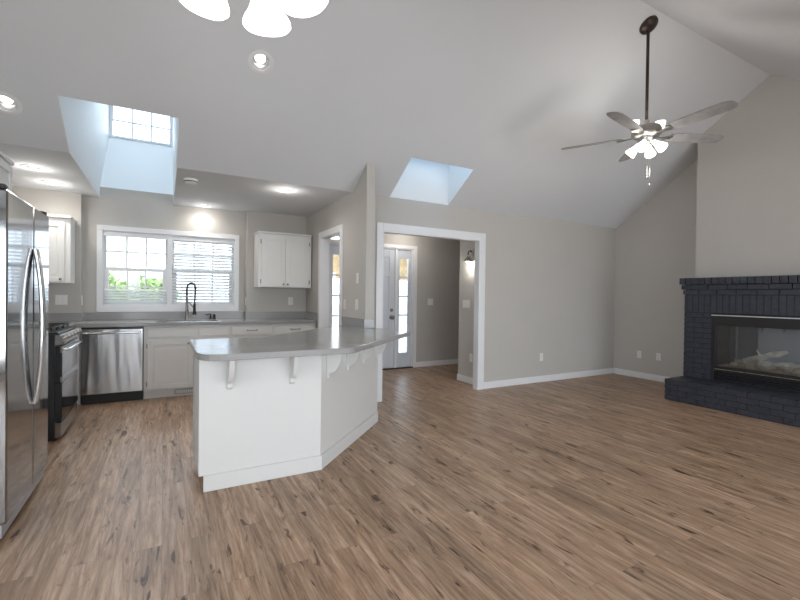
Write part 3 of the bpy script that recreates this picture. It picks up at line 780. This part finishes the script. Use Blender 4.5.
m_ = MB().box(1.882,1.899,4.182,4.84,.9145,1.012).box(1.899,2.0,4.182,4.199,.9145,1.012)
m_.build('backsplash', COUNTER, it, .002)

# upper cabinets
def upper(name,x0,x1,yb,yf,z0,z1,label,doors):
    t = thing(name,label,'cabinet',((x0+x1)/2,yf,z0),'white wall cabinets')
    MB().box(x0,x1,yf,yb,z0,z1).build('body', CAB, t, .002)
    MB().box(x0-.012,x1+.012 if x1 < 1.8 else x1,yf-.032,yb,z1+.0005,z1+.028).build('crown', CAB, t, .006)
    for (a,b,kx,hx_) in doors: shaker_door(a,b,z0+.012,z1-.045,yf-.02,t,False,knob=(kx,z0+.045),hinge=hx_)
    return t
upper('upper_cabinet',1.135,1.885,YG-.003,6.10,1.365,2.11,'white double door wall cabinet right of the kitchen window',[(1.175,1.503,1.475,1.168),(1.508,1.845,1.535,1.852)])
upper('upper_cabinet',XL+.003,-.935,YG-.003,6.10,1.365,2.10,'white single door wall cabinet left of the kitchen window',[(-1.46,-.985,-1.02,-1.465)])
t = thing('upper_cabinet','white cabinet above the refrigerator','cabinet',(-1.2,3.3,1.86),'white wall cabinets')
MB().box(XL+.003,-.92,2.80,3.83,1.86,2.12).build('body', CAB, t, .002)
MB().box(XL+.003,-.897,2.79,3.84,2.1205,2.145).build('crown', CAB, t, .006)
for a,b in ((2.82,3.31),(3.32,3.81)):
    d = MB()
    for p,q,r,s2 in cells(a,b,1.875,2.105,[(a+.05,b-.05,1.925,2.055)]): d.box(-.92,-.90,p,q,r,s2)
    d.box(-.92,-.91,a+.05,b-.05,1.925,2.055); d.build('door', CAB, t, .0025)

# refrigerator
rf = thing('refrigerator','tall stainless side by side refrigerator with bowed handles','refrigerator',(-1.05,3.24,0))
GREYS = mat('grey_painted_steel',(.42,.43,.44),.4,metal=.3,noise=.02)
MB().box(-1.46,-.765,2.80,3.68,.03,1.755).build('body', GREYS, rf, .004)
for a,b,nm in ((2.80,3.288,'door'),(3.298,3.68,'door')):
    MB().box(-.76,-.68,a,b,.10,1.775).build(nm, STEELF, rf, .012, seg=3)
def fhandle(y,s):
    m_ = MB(); pts = []; n = 16
    for i in range(n+1):
        u = i/n; z = .60+.92*u; pts.append((-.672+.036*math.sin(PI*u)**.7,y+s*.01*math.sin(PI*u),z))
    m_.tube(pts,.012,10); m_.build('handle', CHROME, rf, smooth=True)
fhandle(3.276,-.3); fhandle(3.312,.3)
MB().box(-.75,-.70,2.81,3.67,.03,.095).build('kick_grille', GREYS, rf, .004)
for y in (2.83,3.65): MB().box(-.76,-.69,y-.025,y+.025,1.7755,1.80).build('hinge_cover', BLACKM, rf, .006)
for y in (2.85,3.63):
    for x in (-.74,-1.40): MB().lathe([(0,0),(.02,0),(.02,.012),(.01,.014),(.01,.03),(0,.03)],(x,y,0),12).build('foot', RUBBER, rf, smooth=True)

# range
rg = thing('kitchen_range','black sided stainless double oven gas range with knobs','stove',(-1.1,4.94,0))
ry0,ry1 = 4.55,5.33
MB().box(-1.45,-.80,ry0,ry1,.02,.905).build('body', BLACK, rg, .004)
MB().box(-1.46,-.775,ry0-.003,ry1+.003,.9055,.925).build('cooktop', BLACK, rg, .004)
for a,b in ((ry0+.03,ry0+.25),(ry0+.28,ry1-.28),(ry1-.25,ry1-.03)):
    m_ = MB(); zt_ = .962
    for x in (-1.40,-1.20,-1.02,-.83): m_.box(x-.006,x+.006,a,b,zt_-.014,zt_)
    for y in (a,(a+b)/2-.006,b-.012): m_.box(-1.40,-.83,y,y+.012,zt_-.0145,zt_-.0005)
    for x in (-1.40,-.83):
        for y in (a,b-.012): m_.box(x-.006,x+.006,y,y+.012,.9255,zt_-.014)
    for x in (-1.27,-.95): m_.lathe([(0,.9255),(.045,.9255),(.045,.94),(.03,.947),(0,.947)],(x,(a+b)/2,0),16)
    m_.build('burner_grate', IRON, rg)
m_ = MB().prism([(-.80,.815),(-.745,.815),(-.735,.845),(-.765,.90),(-.80,.90)],'y',ry0,ry1); m_.build('control_panel', STEEL, rg, .003)
for i in range(5):
    y = ry0+.09+i*.15; k = MB()
    M = Vector((.055,0,.03)).to_track_quat('Z','Y').to_matrix()
    k.lathe([(0,0),(.026,0),(.026,.012),(.021,.016),(.019,.04),(0,.042)],(-.751,y,.873),16,M); k.build('knob', NICKEL, rg, smooth=True)
def odoor(z0,z1,hz):
    o = MB().box(-.7995,-.754,ry0+.004,ry1-.004,z0,z1).build('oven_door', BLACK, rg, .003)
    MB().box(-.7538,-.7505,ry0+.006,ry1-.006,z0+.048,z1-.06).build('oven_window', DKGLASS, o)
    MB().box(-.765,-.748,ry0+.003,ry1-.003,z0+.001,z0+.047).box(-.765,-.748,ry0+.003,ry1-.003,z1-.059,z1-.001).build('steel_band', STEEL, o, .002)
    h = MB().tube([(-.75,ry0+.05,hz),(-.722,ry0+.052,hz),(-.712,ry0+.08,hz),(-.712,ry1-.08,hz),(-.722,ry1-.052,hz),(-.75,ry1-.05,hz)],.010,10)
    h.build('oven_handle', CHROME, o, smooth=True)
odoor(.50,.805,.775)
MB().box(-.7995,-.754,ry0+.004,ry1-.004,.165,.495).build('lower_oven_door', BLACK, rg, .003)
MB().box(-.7538,-.7505,ry0+.006,ry1-.006,.18,.49).build('lower_oven_window', DKGLASS, rg)
MB().box(-.7995,-.757,ry0+.003,ry1-.003,.03,.155).build('kick_panel', STEEL, rg, .003)
for x in (-1.4,-.84):
    for y in (ry0+.05,ry1-.05): MB().cyl((x,y,0),(x,y,.0195),.018).build('foot', RUBBER, rg)

# ================================================================= BLINDS
def blind(x0,x1,zlist,zbot,label,tilt=.013):
    t = thing('window_blind',label,'blind',((x0+x1)/2,YW+.02,WZ1-.08),'white slatted blinds in the kitchen window')
    MB().box(x0,x1,YW+.001,YW+.036,WZ1-.075,WZ1-.022).build('headrail', BLIND, t, .003)
    s = MB()
    for z in zlist: s.prism([(YW,z-tilt),(YW+.018,z+.003),(YW+.036,z+tilt),(YW+.036,z+tilt+.0025),(YW+.018,z+.0055),(YW,z-tilt+.0025)],'x',x0+.004,x1-.004)
    s.build('slats', BLIND, t)
    MB().box(x0+.004,x1-.004,YW+.001,YW+.036,zbot,zbot+.018).build('bottom_rail', BLIND, t, .003)
    cdm = MB()
    for q in (x0+.10,(x0+x1)/2,x1-.10): cdm.cyl((q,YW+.0195,zbot+.01),(q,YW+.0195,WZ1-.07),.0012,seg=6)
    cdm.build('ladder_cord', BLIND, t)
blind(WX0+.022,CXM-.005,[1.118+.036*i for i in range(6)],1.102-.0,'left kitchen blind with slats gathered low and open glass above')
blind(CXM+.005,WX1-.022,[1.135+.042*i for i in range(21)],1.102,'right kitchen blind with slats lowered over the whole window')

# ================================================================= PLATES
def plate(kind, loc, rot, label, group=None, gang=1):
    t = thing('wall_outlet' if kind=='outlet' else 'light_switch', label, 'outlet' if kind=='outlet' else 'switch', (0,0,0), group)
    w_ = .035+.023*(gang-1)
    MB().box(-w_,w_,-.006,-.0005,-.058,.058).build('plate', PLATE, t, .002)
    for g_ in range(gang):
        xo = (g_-(gang-1)/2)*.046
        if kind == 'outlet':
            for z in (-.022,.022):
                r = MB().box(xo-.015,xo+.015,-.008,-.006,z-.015,z+.015).build('receptacle', PLATE, t, .003)
                MB().box(xo-.007,xo-.005,-.0085,-.008,z-.004,z+.006).box(xo+.005,xo+.007,-.0085,-.008,z-.004,z+.006).build('slot', SLOT, r)
        else:
            MB().box(xo-.016,xo+.016,-.009,-.006,-.032,.032).build('rocker', PLATE, t, .002)
    t.location = loc; t.rotation_euler = (0,0,rot)
    return t
plate('outlet',(4.97,YM,.376),0,'outlet low on the long living room wall')
plate('outlet',(XR,4.125,.376),PI/2*-1,'low outlet nearer the room corner on the end wall')
plate('outlet',(XR,3.82,.378),-PI/2,'low outlet nearer the brick hearth on the end wall')
plate('outlet',(1.9,4.43,1.165),-PI/2,'outlet right of the kitchen doorway nearer the wall end')
plate('outlet',(1.9,4.79,1.16),-PI/2,'outlet close beside the kitchen doorway casing')
plate('switch',(1.9,4.41,1.46),-PI/2,'switch plate above the outlets on the doorway wall')
plate('outlet',(1.665,YG,1.17),0,'outlet below the double door wall cabinet')
plate('switch',(-1.065,YG,1.17),0,'double switch below the single door wall cabinet',None,2)
plate('outlet',(-.88,6.47,1.165),PI/2,'outlet in the left recess return beside the window')
plate('switch',(4.225,6.5,1.165),0,'double switch on the far foyer wall',None,2)
plate('switch',(3.92,5.05,1.16),-PI/2,'triple switch below the foyer sconce',None,3)
plate('outlet',(3.92,4.92,.38),-PI/2,'low outlet below the foyer sconce')
plate('outlet',(1.04,6.47,1.165),-PI/2,'outlet in the right recess return beside the window')

# ================================================================= LIGHT FITTINGS
BAFFLE = mat('grey_can_baffle', (.16,.16,.165), .4, noise=.02)
def can(x,y,label,power,slope=False,spot=120):
    t = thing('recessed_light',label,'ceiling light',(0,0,0),'recessed ceiling lights')
    MB().lathe([(.064,.01),(.098,-.0008),(.101,-.004),(.086,-.009),(.066,-.004),(.064,.01)],(0,0,-.0005),28).build('trim_ring', TRIM, t, smooth=True)
    MB().lathe([(.064,.0),(.064,.11),(0,.11),(0,.112),(.0655,.112),(.0655,.0)],(0,0,0),28).build('baffle', BAFFLE, t, smooth=True)
    MB().lathe([(0,.035 if slope else .006),(.026,.038 if slope else .008),(.040,.048 if slope else .018),(.042,.06),(.03,.085),(.02,.1095),(0,.1095)],(0,0,0),24).build('bulb', LENS, t, smooth=True)
    z = vz(y) if slope else ZC
    l = lamp('can_light',(0,0,-.03),power*(.5 if slope else .35),.05,(1,.965,.92),150 if slope else 176); l.parent = t; l.location = (0,0,-.02 if slope else -.04)
    if not slope: l.data.spot_blend = 1
    if not slope: h_ = lamp('can_halo',(0,0,0),power*.045,.05,(1,.965,.92)); h_.parent = t; h_.location = (0,0,-.09)
    t.location = (x,y,z)
    if slope: t.rotation_euler = (-math.atan(SL),0,0)
    return t
can(-1.10,5.31,'recessed light nearer the refrigerator in the flat kitchen ceiling',44)
can(-1.07,5.93,'recessed light above the left wall cabinet',44)
can(.47,6.36,'recessed light washing the wall above the kitchen window',26)
can(1.21,4.90,'recessed light in front of the double door wall cabinet',44)
can(-1.046,4.241,'recessed light at the far left of the sloping ceiling',10,True)
can(.668,3.547,'recessed light below the chandelier shades in the sloping ceiling',10,True)
sm = thing('smoke_detector','round white smoke detector beside the light shaft','smoke detector',(.24,4.97,ZC))
MB().lathe([(0,ZC-.0005),(.068,ZC-.0005),(.068,ZC-.018),(.055,ZC-.038),(.03,ZC-.042),(0,ZC-.042)],(.24,4.97,0),28).build('housing', TRIM, sm, smooth=True)
MB().lathe([(.062,ZC-.02),(.066,ZC-.024),(.060,ZC-.031),(.056,ZC-.028)],(.24,4.97,0),28).build('vent_ring', SLOT, sm, smooth=True)

# chandelier
cx_,cy_ = .177,1.148
chd = thing('chandelier','five arm chandelier with lit white bell shades hanging near the viewer','chandelier',(cx_,cy_,vz(cy_)))
MB().lathe([(0,2.33),(.02,2.335),(.035,2.36),(.03,2.40),(.012,2.43),(.012,2.6),(0,2.6)],(cx_,cy_,0),18).build('hub', NICKEL, chd, smooth=True)
m_ = MB().cyl((cx_,cy_,2.6),(cx_,cy_,vz(cy_)-.03),.006); m_.build('stem', NICKEL, chd)
MB().lathe([(0,0),(.06,0),(.055,.03),(.01,.05),(0,.05)],(cx_,cy_,vz(cy_)-.065),20).build('canopy', NICKEL, chd, smooth=True)
for i in range(5):
    th = math.radians(57+72*i); d = Vector((math.cos(th),math.sin(th),0))
    Rr = .14
    pts = [Vector((cx_,cy_,2.38))+d*.02, Vector((cx_,cy_,2.33))+d*.05, Vector((cx_,cy_,2.31))+d*.075, Vector((cx_,cy_,2.27))+d*.11, Vector((cx_,cy_,2.17))+d*.115]
    MB().tube(pts,.006,8).build('arm', NICKEL, chd, smooth=True)
    M = Matrix.Rotation(math.radians(10),3,Vector((-d.y,d.x,0)))*1
    sh = MB(); c0 = Vector((cx_,cy_,2.165))+d*.115
    sh.lathe([(0,.01),(.024,.008),(.028,-.01),(.032,-.04),(.040,-.070),(.049,-.092),(.059,-.106),(.066,-.120),(.066,-.130),(.058,-.138),(0,-.140)], c0, 28, Matrix.Rotation(math.radians(-13),3,Vector((-d.y,d.x,0))))
    sh.build('lamp_shade', LAMP, chd, smooth=True)
    lamp('chandelier_bulb', tuple(c0+Vector((0,0,-.25))+d*.03), 2.0, .05, parent=chd)

# ceiling fan
fx,fy = 3.97,2.42; zf = vz(fy)
fan = thing('ceiling_fan','five blade ceiling fan on a long dark rod with lit glass shades','ceiling fan',(fx,fy,zf))
Mt = Matrix.Rotation(-math.atan(SL),3,'X')
MB().lathe([(0,-.002),(.085,-.002),(.082,-.02),(.05,-.045),(0,-.05)],(fx,fy,zf),24,Mt).build('canopy', BRONZE, fan, smooth=True)
MB().cyl((fx,fy,zf-.03),(fx,fy,2.93),.014).build('downrod', BRONZE, fan)
MB().lathe([(0,2.955),(.025,2.95),(.03,2.91),(.05,2.90),(.115,2.885),(.128,2.86),(.128,2.815),(.11,2.795),(.075,2.785),(.07,2.74),(.05,2.72),(0,2.715)],(fx,fy,0),28).build('motor', NICKEL, fan, smooth=True)
for i in range(5):
    th = math.radians(-24+72*i); d = Vector((math.cos(th),math.sin(th),0)); s_v = Vector((-d.y,d.x,0))
    c0 = Vector((fx,fy,0))
    ir = MB()
    z_ = 2.80
    prof = [(.10,.02),(.16,.018),(.20,.045),(.25,.05)]
    up_ = []; dn_ = []
    for (rr,hw) in prof: up_.append(c0+d*rr+s_v*hw); dn_.append(c0+d*rr-s_v*hw)
    poly = [(p.x,p.y) for p in up_]+[(p.x,p.y) for p in dn_[::-1]]
    ir.prism(poly,'z',z_-.004,z_+.002)
    bi = ir.build('blade_iron', NICKEL, fan, .001)
    bl = MB(); a = math.radians(12); vs_t=[]; vs_b=[]
    outl = [(.22,.055),(.30,.062),(.45,.067),(.60,.070),(.70,.066),(.745,.05),(.76,.02)]
    ring = [(r,h) for r,h in outl]+[(r,-h) for r,h in outl[::-1]]
    for r,h in ring:
        p = c0+d*r+s_v*h*math.cos(a)+Vector((0,0,z_+.006-h*math.sin(a)))
        vs_t.append(bl.bm.verts.new(p+Vector((0,0,.004)))); vs_b.append(bl.bm.verts.new(p-Vector((0,0,.003))))
    bl.bm.faces.new(vs_t); bl.bm.faces.new(vs_b[::-1])
    for k in range(len(ring)): j=(k+1)%len(ring); bl.bm.faces.new((vs_t[k],vs_b[k],vs_b[j],vs_t[j]))
    bl.build('blade', BLADE, fan)
for i in range(4):
    th = math.radians(196+90*i); d = Vector((math.cos(th),math.sin(th),0))
    c0 = Vector((fx,fy,2.735))+d*.065
    ax_ = Vector((-d.y,d.x,0))
    M = Matrix.Rotation(math.radians(-46),3,ax_)
    MB().lathe([(0,.01),(.02,.008),(.024,-.02),(.030,-.045),(.042,-.075),(.050,-.105),(.044,-.116),(0,-.12)],c0,20,M).build('lamp_shade', FANLAMP, fan, smooth=True)
for dx,dy in ((-.10,.055),(.115,-.064)):
    MB().lathe([(0,0),(.025,.0),(.032,.02),(.042,.05),(.044,.075),(0,.08)],(fx+dx,fy+dy,2.865),18).build('uplight_shade', FANLAMP, fan, smooth=True)
for dx,dy,zb in ((-.025,-.03,2.42),(.03,-.02,2.36)):
    m_ = MB().cyl((fx+dx,fy+dy,2.72),(fx+dx,fy+dy,zb),.0022,seg=6).lathe([(0,0),(.006,.004),(.007,.02),(0,.03)],(fx+dx,fy+dy,zb-.03),8)
    m_.build('pull_chain', NICKEL, fan)
lamp('fan_light',(fx,fy,2.48),8,.1,parent=fan); lamp('fan_uplight',(fx,fy,3.05),5,.1,parent=fan)

# foyer sconce
sc = thing('wall_sconce','dark metal sconce with lit shade on the short foyer wall','wall lamp',(3.92,4.93,1.85))
MB().lathe([(0,0),(.05,0),(.045,.015),(0,.02)],(3.9195,4.91,1.91),20,Matrix.Rotation(-PI/2,3,'Y')).build('back_plate', NICKEL, sc, smooth=True)
MB().tube([(3.90,4.91,1.91),(3.875,4.915,1.935),(3.85,4.925,1.92),(3.84,4.93,1.87)],.009,8).build('arm', BRONZE, sc, smooth=True)
MB().lathe([(.022,.055),(.028,.05),(.03,.03),(.05,.012),(.072,-.02),(.075,-.024),(.068,-.02),(.046,.006),(.024,.02)],(3.84,4.93,1.80),24).build('lamp_shade', NICKEL, sc, smooth=True)
MB().lathe([(0,-.035),(.02,-.028),(.028,-.01),(.02,.01),(.01,.03),(0,.03)],(3.84,4.93,1.79),16).build('bulb', FANLAMP, sc, smooth=True)
lamp('sconce_light',(3.84,4.93,1.735),3.2,.03,parent=sc)
# foyer ceiling light
fl = thing('flush_ceiling_light','round lit glass ceiling light inside the foyer','ceiling light',(3.6,6.1,ZC-.005))
MB().lathe([(0,0),(.14,0),(.14,-.02),(.13,-.025),(0,-.025)],(3.6,6.1,ZC-.0055),28).build('base_plate', NICKEL, fl, smooth=True)
MB().lathe([(.128,-.0255),(.12,-.05),(.08,-.08),(.03,-.093),(0,-.095)],(3.6,6.1,ZC-.0055),28).build('glass_dome', LAMP, fl, smooth=True)
lamp('foyer_light',(3.6,6.1,ZC-.16),6,.08,parent=fl)
# glowing bar added for a bright mark of unknown source above the front door
t = thing('bright_mark_bar','small glowing bar added for an unidentified bright mark seen through the kitchen doorway','bright mark',(2.38,6.49,2.22))
MB().box(2.30,2.46,6.475,6.4995,2.155,2.205).build('housing', TRIM, t, .003)
MB().box(2.31,2.45,6.468,6.475,2.16,2.20).build('glow_face', LENS, t, .002)
